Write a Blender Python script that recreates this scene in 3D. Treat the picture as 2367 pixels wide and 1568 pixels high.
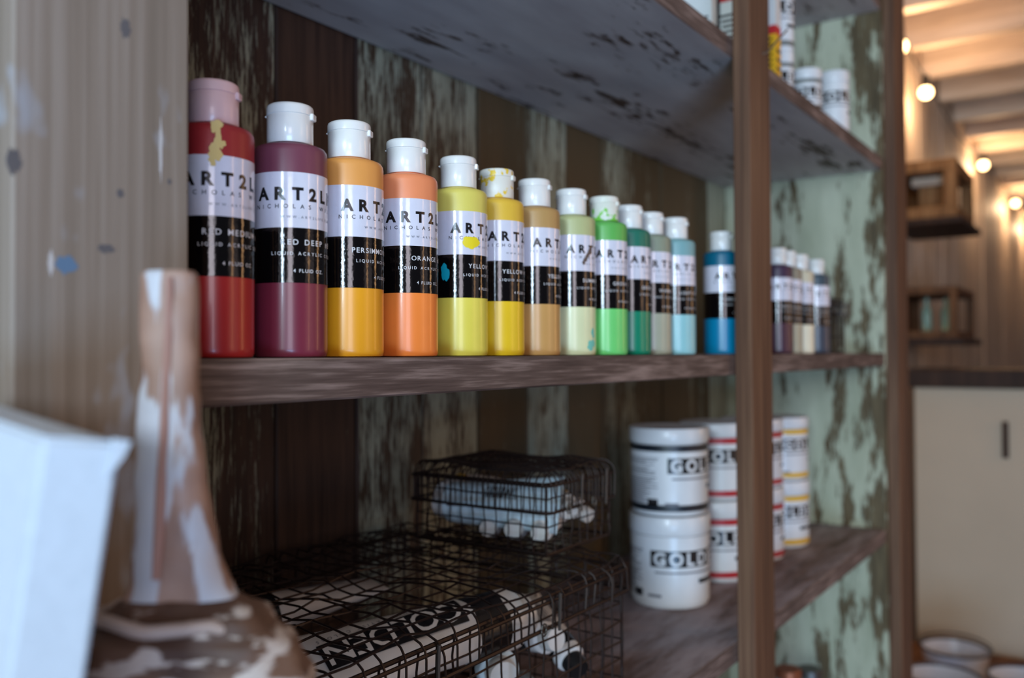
import bpy, bmesh, math, random
from mathutils import Vector, Matrix, noise
random.seed(7)
for o in list(bpy.data.objects): bpy.data.objects.remove(o, do_unlink=True)
SC = bpy.context.scene
COL = SC.collection
PI = math.pi
H0 = 1.30                      # height of the middle shelf's top above the floor
# ---------------------------------------------------------------- camera
FPX = 2050.0
PSI = math.atan2(1417.0, FPX)
PITCH = math.atan2(35.0, FPX)
ROLL = 0.005
cs, sn = math.cos(PSI), math.sin(PSI)
F = Vector((cs*math.cos(PITCH), sn*math.cos(PITCH), math.sin(PITCH)))
R0 = Vector((sn, -cs, 0))
U0 = R0.cross(F)
R_ = R0 - ROLL*U0; U_ = U0 + ROLL*R0
R_.normalize(); U_.normalize()
CAMP = Vector((0, 0, H0+0.0015))
cd = bpy.data.cameras.new('camera'); cam = bpy.data.objects.new('camera', cd); COL.objects.link(cam)
M = Matrix.Identity(4)
for i in range(3):
    M[i][0] = R_[i]; M[i][1] = U_[i]; M[i][2] = -F[i]; M[i][3] = CAMP[i]
cam.matrix_world = M
cd.sensor_width = 36.0; cd.lens = 36.0*FPX/2367.0
cd.clip_start = 0.01; cd.clip_end = 60
cd.dof.use_dof = True; cd.dof.focus_distance = 0.55; cd.dof.aperture_fstop = 5.0
SC.camera = cam
# ---------------------------------------------------------------- world, lights, exposure
SC.view_settings.view_transform = 'Standard'
SC.view_settings.look = 'None'
SC.view_settings.gamma = 1.0
SC.view_settings.use_curve_mapping = False
SC.view_settings.exposure = -0.08
w = bpy.data.worlds.new('world'); SC.world = w; w.use_nodes = True
w.node_tree.nodes['Background'].inputs[0].default_value = (0.55, 0.60, 0.72, 1)
w.node_tree.nodes['Background'].inputs[1].default_value = 0.11
def area(name, loc, target, sx, sy, power, color):
    l = bpy.data.lights.new(name, 'AREA'); l.shape = 'RECTANGLE'; l.size = sx; l.size_y = sy
    l.energy = power; l.color = color
    o = bpy.data.objects.new(name, l); COL.objects.link(o); o.location = loc
    d = Vector(target)-Vector(loc); o.rotation_euler = d.to_track_quat('-Z', 'Y').to_euler()
    return o
area('window_daylight', (-2.2, -0.62, H0+0.42), (0.5, 0.45, H0-0.05), 0.55, 0.50, 48, (0.62, 0.80, 1.0))
area('low_blue_fill', (-1.3, -1.25, H0-0.70), (0.9, 0.5, H0-0.15), 1.0, 0.7, 44, (0.36, 0.62, 1.0))  # added fill that turns the lower bay blue, no window stands behind it
area('window_strip', (-1.95, -0.50, H0+0.20), (0.6, 0.45, H0), 0.34, 1.7, 12, (0.72, 1.0, 0.84))
area('door_skylight', (-1.5, -1.7, H0+0.25), (0.6, 0.5, H0-0.10), 0.7, 0.8, 15, (0.92, 0.86, 0.96))
area('room_fill', (1.4, -2.4, H0-0.2), (1.1, 0.5, H0-0.1), 1.6, 1.4, 4, (1.0, 0.80, 0.76))
area('warm_strip_front', (1.1, -2.2, H0+0.5), (0.9, 0.5, H0+0.1), 0.10, 1.6, 5, (1.0, 0.55, 0.25))  # added tall strip, draws the long orange streaks on the bottle labels
area('warm_strip_side', (2.6, -1.5, H0+0.5), (1.0, 0.5, H0+0.1), 0.16, 1.6, 8, (1.0, 0.55, 0.25))  # second added warm strip, for the streaks at the labels' right side
# ---------------------------------------------------------------- helpers
def lin(c):
    r = []
    for v in c:
        v = v/255.0
        r.append(v/12.92 if v <= .04045 else ((v+.055)/1.055)**2.4)
    return (r[0], r[1], r[2], 1.0)
def at(u, v, Z):
    d = F + R_*((u-1183.5)/FPX) + U_*((784-v)/FPX)
    return CAMP + d*Z
def ground(u, Z):
    p = at(u, 784, Z); return p.x, p.y
def tag(o, label=None, cat=None, group=None, kind=None):
    if label: o['label'] = label
    if cat: o['category'] = cat
    if group: o['group'] = group
    if kind: o['kind'] = kind
    return o
def thing(name, label, cat, loc=(0,0,0), rz=0, group=None, rot=None):
    o = bpy.data.objects.new(name, None); COL.objects.link(o)
    o.empty_display_size = .02
    o.location = loc; o.rotation_euler = rot if rot else (0, 0, rz)
    return tag(o, label, cat, group)
def obj(name, bm, mats, parent=None, smooth=False, loc=None):
    me = bpy.data.meshes.new(name); bm.normal_update(); bm.to_mesh(me); bm.free()
    if not isinstance(mats, (list, tuple)): mats = [mats]
    for m in mats: me.materials.append(m)
    if smooth:
        for p in me.polygons: p.use_smooth = True
        try: me.set_sharp_from_angle(angle=math.radians(40))
        except Exception: pass
    o = bpy.data.objects.new(name, me); COL.objects.link(o)
    if parent: o.parent = parent
    if loc: o.location = loc
    return o
def box(bm, x0, x1, y0, y1, z0, z1, bev=0.0, mi=0, rot=None, seg=1):
    b = bmesh.new()
    bmesh.ops.create_cube(b, size=1)
    for v in b.verts:
        v.co = Vector(((v.co.x+.5)*(x1-x0)+x0, (v.co.y+.5)*(y1-y0)+y0, (v.co.z+.5)*(z1-z0)+z0))
    if bev > 0: bmesh.ops.bevel(b, geom=b.edges[:], offset=bev, segments=seg, affect='EDGES', profile=.6)
    if rot: bmesh.ops.transform(b, matrix=rot, verts=b.verts[:])
    for f in b.faces: f.material_index = mi
    merge(bm, b)
def merge(bm, b):
    me = bpy.data.meshes.new('tmp'); b.to_mesh(me); b.free(); bm.from_mesh(me); bpy.data.meshes.remove(me)
def lathe(bm, prof, n=48, mi=None, cap0=True, cap1=True):
    rings = []
    for (r, z) in prof:
        rings.append([bm.verts.new((r*math.cos(2*PI*i/n), r*math.sin(2*PI*i/n), z)) for i in range(n)])
    for k in range(len(rings)-1):
        for i in range(n):
            f = bm.faces.new((rings[k][i], rings[k][(i+1)%n], rings[k+1][(i+1)%n], rings[k+1][i]))
            if mi: f.material_index = mi[k]
    if cap0: bm.faces.new(list(reversed(rings[0]))).material_index = mi[0] if mi else 0
    if cap1: bm.faces.new(rings[-1]).material_index = mi[-1] if mi else 0
def tube(bm, pts, r, n=6, mi=0):
    pts = [Vector(p) for p in pts]
    rings = []; prev = None
    for i, p in enumerate(pts):
        d = (pts[min(i+1, len(pts)-1)]-pts[max(i-1, 0)]).normalized()
        if prev is None:
            a = Vector((0,0,1)) if abs(d.z) < .9 else Vector((1,0,0))
            x = d.cross(a).normalized()
        else:
            x = (prev - d*prev.dot(d)).normalized()
        prev = x; y = d.cross(x)
        rr = r[i] if isinstance(r, (list, tuple)) else r
        rings.append([bm.verts.new(p + x*rr*math.cos(2*PI*k/n) + y*rr*math.sin(2*PI*k/n)) for k in range(n)])
    for k in range(len(rings)-1):
        for i in range(n):
            bm.faces.new((rings[k][i], rings[k][(i+1)%n], rings[k+1][(i+1)%n], rings[k+1][i])).material_index = mi
    bm.faces.new(list(reversed(rings[0]))).material_index = mi
    bm.faces.new(rings[-1]).material_index = mi
def arc(bm, r, a0, a1, z0, z1, mi=0, n=None):          # a printed patch bent round a cylinder (degrees)
    n = n or max(1, int(abs(a1-a0)/5)+1)
    lo = [bm.verts.new((r*math.cos(math.radians(a0+(a1-a0)*i/n)), r*math.sin(math.radians(a0+(a1-a0)*i/n)), z0)) for i in range(n+1)]
    hi = [bm.verts.new((v.co.x, v.co.y, z1)) for v in lo]
    for i in range(n): bm.faces.new((lo[i], lo[i+1], hi[i+1], hi[i])).material_index = mi
_ch = {}
def char(c, wt=.010):
    key = c; c_ = c; c = (c, wt)
    if c not in _ch:
        cu = bpy.data.curves.new('glyph', 'FONT'); cu.body = c_; cu.size = 1; cu.resolution_u = 3; cu.offset = wt
        o = bpy.data.objects.new('glyph', cu); COL.objects.link(o)
        me = bpy.data.meshes.new_from_object(o)
        vs = [v.co.copy() for v in me.vertices]; fs = [tuple(p.vertices) for p in me.polygons]
        bpy.data.objects.remove(o); bpy.data.meshes.remove(me); bpy.data.curves.remove(cu)
        x0 = min(v.x for v in vs); x1 = max(v.x for v in vs)
        _ch[c] = ([(v.x-x0, v.y) for v in vs], fs, x1-x0)
    return _ch[c]
CAPH = 0.70
def text_line(txt, height, width, wt=.010):                      # flat line centred on x = 0, baseline y = 0
    b = bmesh.new(); s = height/CAPH
    ws = [(char(c, wt)[2]*s if c != ' ' else .28*s) for c in txt]
    gap = (width-sum(ws))/max(1, len(txt)-1); x = -width/2
    for c, wd in zip(txt, ws):
        if c != ' ':
            vs, fs, _ = char(c, wt)
            nv = [b.verts.new((x+vx*s, vy*s, 0)) for vx, vy in vs]
            for f in fs:
                try: b.faces.new([nv[i] for i in f])
                except ValueError: pass
        x += wd+gap
    return b
def wrap_text(bm, txt, height, width, r, ac, z, mi=0, step=.0018, wt=.010):
    b = text_line(txt, height, width, wt)
    k = int(width/2/step)+1
    for i in range(-k, k+1):
        bmesh.ops.bisect_plane(b, geom=b.verts[:]+b.edges[:]+b.faces[:], plane_co=(i*step, 0, 0), plane_no=(1, 0, 0))
    a0 = math.radians(ac)
    for v in b.verts:
        a = a0+v.co.x/r; v.co = Vector((r*math.cos(a), r*math.sin(a), z+v.co.y))
    for f in b.faces: f.material_index = mi
    merge(bm, b)
def blob(bm, r, ac, zc, wa, hz, seed, mi=0, rough=.35, n=22):     # an irregular splash bent round a cylinder
    rnd = random.Random(seed); ph = [rnd.uniform(0, 6.28) for _ in range(5)]
    def P(t, k):
        q = 1+rough*(.5*math.sin(2*t+ph[0])+.35*math.sin(3*t+ph[1])+.3*math.sin(5*t+ph[2])+.25*math.sin(8*t+ph[3]))
        a = math.radians(ac)+math.radians(wa)/2*math.cos(t)*q*k
        return Vector((r*math.cos(a), r*math.sin(a), zc+hz/2*math.sin(t)*q*k))
    c = bm.verts.new(P(0, 0)); prev = None
    rings = [[bm.verts.new(P(2*PI*i/n, k)) for i in range(n)] for k in (.35, .7, 1)]
    for i in range(n):
        j = (i+1) % n
        bm.faces.new((c, rings[0][i], rings[0][j])).material_index = mi
        for q in range(2): bm.faces.new((rings[q][i], rings[q+1][i], rings[q+1][j], rings[q][j])).material_index = mi
# ---------------------------------------------------------------- materials
class NT:
    def __init__(s, name):
        s.m = bpy.data.materials.new(name); s.m.use_nodes = True; s.t = s.m.node_tree
        s.b = s.t.nodes['Principled BSDF']
    def n(s, ty, **k):
        x = s.t.nodes.new(ty)
        for a, v in k.items(): setattr(x, a, v)
        return x
    def l(s, a, b): s.t.links.new(a, b)
    def set(s, k, v): s.b.inputs[k].default_value = v
def plain(name, c, rough=.5, metal=0, spec=.5, coat=0, bump=0, bscale=200, sub=0):
    t = NT(name); t.set('Base Color', lin(c)); t.set('Roughness', rough); t.set('Metallic', metal)
    t.set('Specular IOR Level', spec); t.set('Coat Weight', coat); t.set('Coat Roughness', .08)
    tc = t.n('ShaderNodeTexCoord'); nz = t.n('ShaderNodeTexNoise'); nz.inputs['Scale'].default_value = bscale*.25
    nz.inputs['Detail'].default_value = 4; t.l(tc.outputs['Object'], nz.inputs['Vector'])
    hs = t.n('ShaderNodeHueSaturation'); hs.inputs['Color'].default_value = lin(c)
    mr = t.n('ShaderNodeMapRange'); mr.inputs['To Min'].default_value = .92; mr.inputs['To Max'].default_value = 1.08
    t.l(nz.outputs['Fac'], mr.inputs['Value']); t.l(mr.outputs['Result'], hs.inputs['Value']); t.l(hs.outputs['Color'], t.b.inputs['Base Color'])
    if bump:
        n2 = t.n('ShaderNodeTexNoise'); n2.inputs['Scale'].default_value = bscale; n2.inputs['Detail'].default_value = 3
        t.l(tc.outputs['Object'], n2.inputs['Vector'])
        bp = t.n('ShaderNodeBump'); bp.inputs['Strength'].default_value = bump; bp.inputs['Distance'].default_value = .001
        t.l(n2.outputs['Fac'], bp.inputs['Height']); t.l(bp.outputs['Normal'], t.b.inputs['Normal'])
    return t.m
def stretched(t, axis, across, along, coord='Object', detail=8, off=0, rough=.6):
    tc = t.n('ShaderNodeTexCoord'); mp = t.n('ShaderNodeMapping')
    sc = [across]*3; sc[axis] = along
    mp.inputs['Scale'].default_value = sc; mp.inputs['Location'].default_value = (off, off*.7, off*1.3)
    t.l(tc.outputs[coord], mp.inputs['Vector'])
    nz = t.n('ShaderNodeTexNoise'); nz.inputs['Scale'].default_value = 1; nz.inputs['Detail'].default_value = detail
    nz.inputs['Roughness'].default_value = rough
    t.l(mp.outputs['Vector'], nz.inputs['Vector'])
    return nz.outputs['Fac']
def ramp(t, src, stops, interp='LINEAR'):
    r = t.n('ShaderNodeValToRGB'); cr = r.color_ramp; cr.interpolation = interp
    while len(cr.elements) < len(stops): cr.elements.new(.5)
    for e, (p, c) in zip(cr.elements, stops):
        e.position = p; e.color = c if len(c) == 4 else lin(c)
    t.l(src, r.inputs['Fac']); return r.outputs['Color']
def math_(t, op, a, b):
    m = t.n('ShaderNodeMath', operation=op)
    for i, x in enumerate((a, b)):
        if isinstance(x, (int, float)): m.inputs[i].default_value = x
        elif x is not None: t.l(x, m.inputs[i])
    return m.outputs[0]
def mixc(t, fac, a, b):
    m = t.n('ShaderNodeMix', data_type='RGBA')
    t.l(fac, m.inputs[0])
    for i, x in ((6, a), (7, b)):
        if isinstance(x, tuple): m.inputs[i].default_value = x if len(x) == 4 else lin(x)
        else: t.l(x, m.inputs[i])
    return m.outputs[2]
def bumpit(t, h, st=.4, dist=.001):
    bp = t.n('ShaderNodeBump'); bp.inputs['Strength'].default_value = st; bp.inputs['Distance'].default_value = dist
    t.l(h, bp.inputs['Height']); t.l(bp.outputs['Normal'], t.b.inputs['Normal'])
def wood(name, dark, mid, light, axis=2, across=160, along=6, rough=.65, spots=None):
    t = NT(name); g = stretched(t, axis, across, along)
    g2 = stretched(t, axis, across*.15, along*.5, off=3.1, detail=3)
    s = math_(t, 'ADD', math_(t, 'MULTIPLY', g, .55), math_(t, 'MULTIPLY', g2, .45))
    c = ramp(t, s, [(.30, dark), (.5, mid), (.68, light)])
    if spots:
        sp = stretched(t, axis, 26, 14, off=9, detail=3)
        m = ramp(t, sp, [(.60, (0,0,0,1)), (.68, (1,1,1,1))])
        c = mixc(t, m, c, spots)
    t.l(c, t.b.inputs['Base Color']); t.set('Roughness', rough); t.set('Specular IOR Level', .3)
    bumpit(t, g, .35)
    return t.m
def peeled(name, paint, paint2, dark, mid, axis=2, across=45, along=7, level=.5, soft=.03, planks=None, big=(9, 2.5), front=None, gain=.35, mixw=.55):
    """bare grained wood under old paint that has flaked away in strips"""
    t = NT(name)
    g = stretched(t, axis, 190, 9, off=2)
    woodc = ramp(t, g, [(.32, dark), (.66, mid)])
    pv = ramp(t, stretched(t, axis, 20, 5, off=5, detail=4), [(.3, paint2), (.7, paint)])
    a = stretched(t, axis, across, along, off=11, rough=.7)
    b = stretched(t, axis, big[0], big[1], off=17, detail=4)
    s = math_(t, 'ADD', math_(t, 'MULTIPLY', a, mixw), math_(t, 'MULTIPLY', b, 1-mixw))
    if planks or front:
        tc = t.n('ShaderNodeTexCoord'); sp = t.n('ShaderNodeSeparateXYZ'); t.l(tc.outputs['Object'], sp.inputs[0])
        if planks:
            x0, x1, lst = planks
            fx = math_(t, 'DIVIDE', math_(t, 'SUBTRACT', sp.outputs[0], x0), x1-x0)
            bias = ramp(t, fx, [((x-x0)/(x1-x0), (v, v, v, 1)) for x, v in lst], 'CONSTANT')
            wf = ramp(t, fx, [(0, (0,0,0,1)), ((.662-x0)/(x1-x0), (.35,.35,.35,1)), ((.872-x0)/(x1-x0), (1,1,1,1))], 'CONSTANT')
            woodc = mixc(t, math_(t, 'MULTIPLY', wf, .55), woodc, (104,90,62))
            s = math_(t, 'ADD', s, math_(t, 'MULTIPLY', math_(t, 'SUBTRACT', bias, .5), gain))
        if front:                                       # the paint is rubbed off along one edge
            y0, y1, amt = front
            m = t.n('ShaderNodeMapRange'); m.inputs[1].default_value = y0; m.inputs[2].default_value = y1
            m.inputs[3].default_value = 0; m.inputs[4].default_value = amt; t.l(sp.outputs[1], m.inputs[0])
            s = math_(t, 'SUBTRACT', s, m.outputs[0])
    mk = ramp(t, s, [(level-soft, (0,0,0,1)), (level+soft, (1,1,1,1))])
    t.l(mixc(t, mk, woodc, pv), t.b.inputs['Base Color'])
    t.set('Roughness', .6); t.set('Specular IOR Level', .3)
    hh = math_(t, 'ADD', mk, math_(t, 'MULTIPLY', g, .4)); bumpit(t, hh, .5, .0008)
    return t.m
def splashed(name, base, base2, spl, level=.6, scale=60, rough=.4, z=None, stretch=1):
    t = NT(name); tc = t.n('ShaderNodeTexCoord'); mp = t.n('ShaderNodeMapping'); mp.inputs['Scale'].default_value = (1, 1, stretch)
    t.l(tc.outputs['Object'], mp.inputs['Vector'])
    nz = t.n('ShaderNodeTexNoise'); nz.inputs['Scale'].default_value = scale; nz.inputs['Detail'].default_value = 5
    t.l(mp.outputs['Vector'], nz.inputs['Vector']); s = nz.outputs['Fac']
    if z:
        sp = t.n('ShaderNodeSeparateXYZ'); t.l(tc.outputs['Object'], sp.inputs[0])
        m = t.n('ShaderNodeMapRange'); m.inputs[1].default_value = z[0]; m.inputs[2].default_value = z[1]
        m.inputs[3].default_value = z[2]; m.inputs[4].default_value = z[3]; t.l(sp.outputs[2], m.inputs[0])
        s = math_(t, 'ADD', s, m.outputs[0])
    n2 = t.n('ShaderNodeTexNoise'); n2.inputs['Scale'].default_value = scale*.4; t.l(tc.outputs['Object'], n2.inputs['Vector'])
    c = ramp(t, n2.outputs['Fac'], [(.35, base), (.65, base2)])
    mk = ramp(t, s, [(level-.02, (0,0,0,1)), (level+.02, (1,1,1,1))])
    t.l(mixc(t, mk, c, spl), t.b.inputs['Base Color']); t.set('Roughness', rough)
    bumpit(t, s, .3, .002)
    return t.m
SHELFW = wood('weathered shelf edge wood', (52,40,38), (96,80,74), (164,144,136), axis=0, across=420, along=16)
SHELFTOP = peeled('worn shelf top', (176,164,170), (140,126,128), (70,50,42), (120,94,84), axis=0, across=40, along=9, level=.49, soft=.07)
UNDER = peeled('flaked grey paint', (206,198,196), (178,168,168), (60,44,38), (92,72,62), axis=0, across=70, along=12, level=.435, soft=.015, big=(14, 4))
PALE = lin((190,205,180))
BACKM = peeled('flaking pale green planks', (166,170,150), (128,128,110), (44,30,25), (72,52,42), across=250, along=26, level=.52, soft=.03, planks=(0.20, 1.75, [(.20,.45),(.452,.44),(.557,.16),(.662,.52),(.767,.60),(.872,.22),(.977,.60),(1.082,.20),(1.187,.52),(1.292,.38),(1.397,.22),(1.502,.34),(1.60,.80)]), big=(34, 3.6), gain=.42, mixw=.62)
ENDM = peeled('peeling pale green end board', (198,200,174), (164,168,142), (70,58,40), (116,100,72), across=70, along=14, level=.45, soft=.02, big=(22, 6), front=(.44, .34, .11), mixw=.45)
POSTL = wood('weathered grey board', (104,92,80), (128,114,102), (150,138,128), across=170, along=3, spots=(150,152,160))
POSTM = wood('brown post wood', (58,42,32), (98,68,50), (128,96,72), across=150, along=4)
DARKW = wood('dark wood', (34,24,18), (58,40,30), (84,60,44))
TABLEW = wood('brown table wood', (70,42,24), (110,70,42), (140,96,62), axis=0, across=90)
CRATEW = wood('old crate wood', (84,58,34), (140,100,60), (176,136,92))
CRATED = wood('dark crate wood', (60,40,24), (100,66,38), (134,94,58))
JOISTW = wood('painted joist', (180,160,140), (214,196,176), (232,216,198), axis=1, across=50, along=3)
WALLM = peeled('greige board wall', (226,208,192), (198,180,160), (136,112,92), (166,142,120), across=40, along=3, level=.42, soft=.12, big=(8, 1.5))
CAPW = plain('white cap plastic', (226,224,220), rough=.28, coat=.4, bump=.05)
CAPY = splashed('cap with dried yellow paint', (226,224,214), (220,216,204), (226,190,50), level=.56, scale=110)
CAPG = splashed('cap with dried green paint', (226,224,214), (216,220,204), (120,196,70), level=.62, scale=150, z=(.122, .134, .18, -.12))
CAPP = plain('cap plastic with painted pink reflection', (214,178,178), rough=.35, coat=.2)  # pink reflection put into the white cap's base colour
LABW = plain('white label film', (212,210,222), rough=.13, spec=.5, coat=.3, bump=.06, bscale=500)
LABK = plain('black label film', (10,7,8), rough=.10, spec=.45, coat=.25, bump=.10, bscale=500)
INK = plain('black ink', (24,22,24), rough=.25); INKW = plain('white ink', (214,212,214), rough=.4)
INKG = plain('grey ink', (112,112,120), rough=.5)
JARW = plain('white jar plastic', (222,224,226), rough=.35, coat=.2)
RUST = plain('rusty dark wire', (46,34,31), rough=.45, metal=.5)
STEEL = plain('dull steel', (120,118,116), rough=.4, metal=.9)
BLACKP = plain('black plastic', (26,26,28), rough=.35)
# ---------------------------------------------------------------- room
def rebase(t):
    for c in t.children: c.location = Vector(c.location)-Vector(t.location)
def structure(name, bm, m): o = obj(name, bm, m); o['kind'] = 'structure'; return o
b = bmesh.new(); box(b, -2.5, 10, -4, .72, -.05, 0); structure('floor', b, wood('floor boards', (60,46,38), (90,70,58), (116,94,80), axis=0))
b = bmesh.new(); x = -2.5; rnd = random.Random(3)
while x < 10:
    wd = rnd.uniform(.14, .24); box(b, x, min(x+wd-.006, 10), .682+rnd.uniform(0, .006), .71, 0, H0+1.30); x += wd
box(b, -2.5, 10, .70, .72, 0, H0+1.30)
structure('wall_back', b, WALLM)
b = bmesh.new(); box(b, -2.5, 10, -4, .72, H0+1.29, H0+1.32); structure('ceiling', b, JOISTW)
x = 0.2; k = 1
while x < 9.5:
    b = bmesh.new(); box(b, x, x+.06, -4, .68, H0+1.14, H0+1.29, .004)
    structure('trim_%d' % (k+1), b, JOISTW); x += .42; k += 1
b = bmesh.new(); box(b, .02, .150, .350, .372, 0, H0+1.14, .002); structure('trim_1', b, wood('pale trim board', (150,128,118), (186,164,154), (206,190,182)))
# ---------------------------------------------------------------- shelving unit
YF, YB = .355, .652
XE = 1.690
T = .023
unit = thing('shelving_unit', 'old wooden shelving unit with peeling pale green planks along the wall', 'shelves', (0, 0, 0))
def shelf(z_top, x0=.235, x1=XE-.001, n='shelf'):
    b = bmesh.new(); box(b, x0, x1, YF, YB-.001, z_top-T, z_top, .0012)
    for f in b.faces:
        c = f.normal
        f.material_index = 1 if c.z > .9 else (2 if c.z < -.9 else 0)
    b.normal_update()
    for f in b.faces:
        f.material_index = 1 if f.normal.z > .9 else (2 if f.normal.z < -.9 else 0)
    return obj(n, b, [SHELFW, SHELFTOP, UNDER], unit)
Z_TOP, Z_UP, Z_MID, Z_LOW, Z_BOT = H0+.643, H0+.353, H0, H0-.316, H0-.66
for z in (Z_TOP, Z_UP, Z_MID, Z_LOW, Z_BOT): shelf(z)
def post(x0, x1, mat, y0=.335, y1=.3545):
    b = bmesh.new(); box(b, x0, x1, y0, y1, 0, H0+1.13, .0012); obj('post', b, mat, unit)
post(.1626, .2376, POSTL)
post(.9455, 1.0134, POSTM)
post(1.702, 1.795, POSTM)
SP = {'blue': plain('blue paint spot', (84,112,140), rough=.6), 'dark': plain('dark stain', (88,84,86), rough=.7), 'pale': plain('pale paint spot', (186,182,182), rough=.6)}
def spot(u, v, w_, h_, mat, seed):
    d = F+R_*((u-1183.5)/FPX)+U_*((784-v)/FPX); k = .3349/d.y; p = CAMP+d*k
    b = bmesh.new(); rnd = random.Random(seed); n = 18; ph = rnd.uniform(0, 6)
    lo = [b.verts.new((p.x+w_*(1+.2*math.sin(3*i+ph))*math.cos(2*PI*i/n), .3349, p.z+h_*(1+.25*math.sin(2*i+ph))*math.sin(2*PI*i/n))) for i in range(n)]
    f = b.faces.new(lo); ex = bmesh.ops.extrude_face_region(b, geom=[f])
    for v_ in ex['geom']:
        if isinstance(v_, bmesh.types.BMVert): v_.co.y += .0006
    bmesh.ops.recalc_face_normals(b, faces=b.faces[:])
    obj('paint_spot', b, SP[mat], unit)
spot(153, 612, .0042, .0034, 'blue', 1); spot(118, 608, .0010, .0045, 'pale', 2); spot(32, 372, .0026, .0045, 'dark', 3)
spot(278, 447, .0015, .0018, 'dark', 4); spot(392, 420, .0010, .0012, 'dark', 5); spot(372, 345, .0007, .012, 'pale', 6)
spot(290, 65, .0022, .0040, 'dark', 7); spot(245, 575, .0035, .0018, 'dark', 8)
b = bmesh.new(); xs = [.2]+[.242+.105*i for i in range(1, 14)]
xs = [.20, .347, .452, .557, .662, .767, .872, .977, 1.082, 1.187, 1.292, 1.397, 1.502, 1.607, 1.75]
rnd = random.Random(5)
for i in range(len(xs)-1): box(b, xs[i]+.0012, xs[i+1]-.0012, YB+rnd.uniform(0, .002), YB+.018, .0, H0+1.1, .0015)
box(b, xs[0], xs[-1], YB+.016, YB+.022, .0, H0+1.1)
obj('back_panel', b, BACKM, unit)
b = bmesh.new(); box(b, XE, XE+.018, .3548, YB-.001, 0, H0+1.1, .001); obj('end_panel', b, ENDM, unit)
b = bmesh.new(); box(b, .2045, .2225, .3548, YB-.001, 0, H0+1.1, .001); obj('side_panel', b, DARKW, unit)
# ---------------------------------------------------------------- paint bottles
HB, RB = .143, .0203
def bottle_body(mats):
    b = bmesh.new()
    prof = [(RB*.86, 0), (RB*.96, .0007), (RB*.995, .0025), (RB, .005), (RB, .0413), (RB, .100), (RB, .1145), (RB*.985, .1165), (RB*.93, .1182), (RB*.84, .1190), (RB*.66, .1197), (.0112, .1202), (.0108, .1225)]
    lathe(b, prof, 64, mi=[0,0,0,0,0,1,1,1,1,1,1,1,1])
    return b
def label_bm():
    b = bmesh.new(); r = RB+.00018
    lathe(b, [(RB, .0411), (r, .0412), (r, .0714)], 72, mi=[1,1,1], cap0=False, cap1=False)
    lathe(b, [(r, .0714), (r, .1020), (RB, .1021)], 72, mi=[0,0,0], cap0=False, cap1=False)
    return b
def cap_bm():
    b = bmesh.new()
    lathe(b, [(.0124, .1208), (.0127, .1212), (.0127, .1365), (.0124, .1369), (.0124, .1372)], 48)
    return b
def lid_bm(ha):
    b = bmesh.new()
    lathe(b, [(.0124, .1370), (.0129, .1373), (.0129, .1412), (.0126, .1424), (.0118, .1430), (.0100, .14285), (.004, .1430)], 48)
    for a, rr in ((ha, .0012), (ha+180, .0008)):
        c, s = math.cos(math.radians(a)), math.sin(math.radians(a))
        q = Matrix.Translation((c*.0130, s*.0130, 0)) @ Matrix.Rotation(math.radians(a), 4, 'Z')
        box(b, -rr, rr, -.0028, .0028, .1345 if rr > .001 else .1368, .1385 if rr > .001 else .1380, .0005, rot=q)
    return b
SKU = [ # u, top v, base v, fill colour, headroom colour, name line, text angle, description
 (492,180,830,(172,34,34),(150,38,42),'RED MEDIUM #6',41,'bright red paint bottle with pinkish cap and dried yellow drip, at the left post'),
 (671,232,827,(118,40,58),(112,58,74),'RED DEEP #8',33,'deep maroon red paint bottle with clean white cap, second from the left post'),
 (808,273,826,(232,156,28),(222,150,76),'PERSIMMON ORANGE',72,'golden persimmon paint bottle between the maroon and the orange bottle'),
 (940,315,825,(246,134,56),(232,138,92),'ORANGE #5',47,'orange paint bottle with peach shoulder, right of the golden persimmon bottle'),
 (1061,355,824,(228,212,84),(214,200,96),'YELLOW LIGHT',70,'pale yellow paint bottle with a yellow blob and teal smear on its label'),
 (1150,384,823,(232,190,32),(220,178,60),'YELLOW MEDIUM',66,'strong yellow paint bottle whose cap is spattered with yellow paint'),
 (1237,407,822,(196,148,86),(178,140,86),'YELLOW OCHRE',81,'tan ochre paint bottle between the strong yellow and the cream green bottle'),
 (1322,431,822,(216,218,172),(178,182,130),'SUMMER PEAR',74,'pale cream green paint bottle with a dark smear across its label'),
 (1398,448,822,(110,206,112),(92,172,82),'GREEN TINT',64,'light green paint bottle with green paint smeared on its cap'),
 (1455,469,821,(0,128,96),(30,108,90),'GREEN PHTHALO',90,'dark emerald green paint bottle right of the light green one'),
 (1505,486,821,(166,166,146),(134,142,124),'WARM GREY',62,'warm grey paint bottle between the emerald and the light blue bottle'),
 (1562,498,821,(146,200,206),(120,164,168),'LIGHT AQUA',55,'light aqua blue paint bottle left of the gap before the middle post'),
 (1669,527,820,(0,126,168),(0,96,124),'CERULEAN BLUE',65,'strong cerulean blue paint bottle standing alone against the middle post'),
 (1797,564,818,(70,40,56),(60,40,66),'VIOLET DEEP',54,'dark violet paint bottle just right of the middle post'),
 (1818,572,817,(168,160,138),(140,132,116),'NEUTRAL GREY',58,'beige grey paint bottle behind the dark violet bottle in the right bay'),
 (1848,581,817,(226,216,190),(204,194,168),'TITAN BUFF',60,'creamy off-white paint bottle next to the slate blue bottle in the right bay'),
 (1886,591,816,(48,60,76),(58,76,88),'PAYNE SLATE',62,'dark slate blue paint bottle, last of the row beside the small wire cage')]
base_lab = label_bm(); lab_me = None
pos = []
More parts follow.
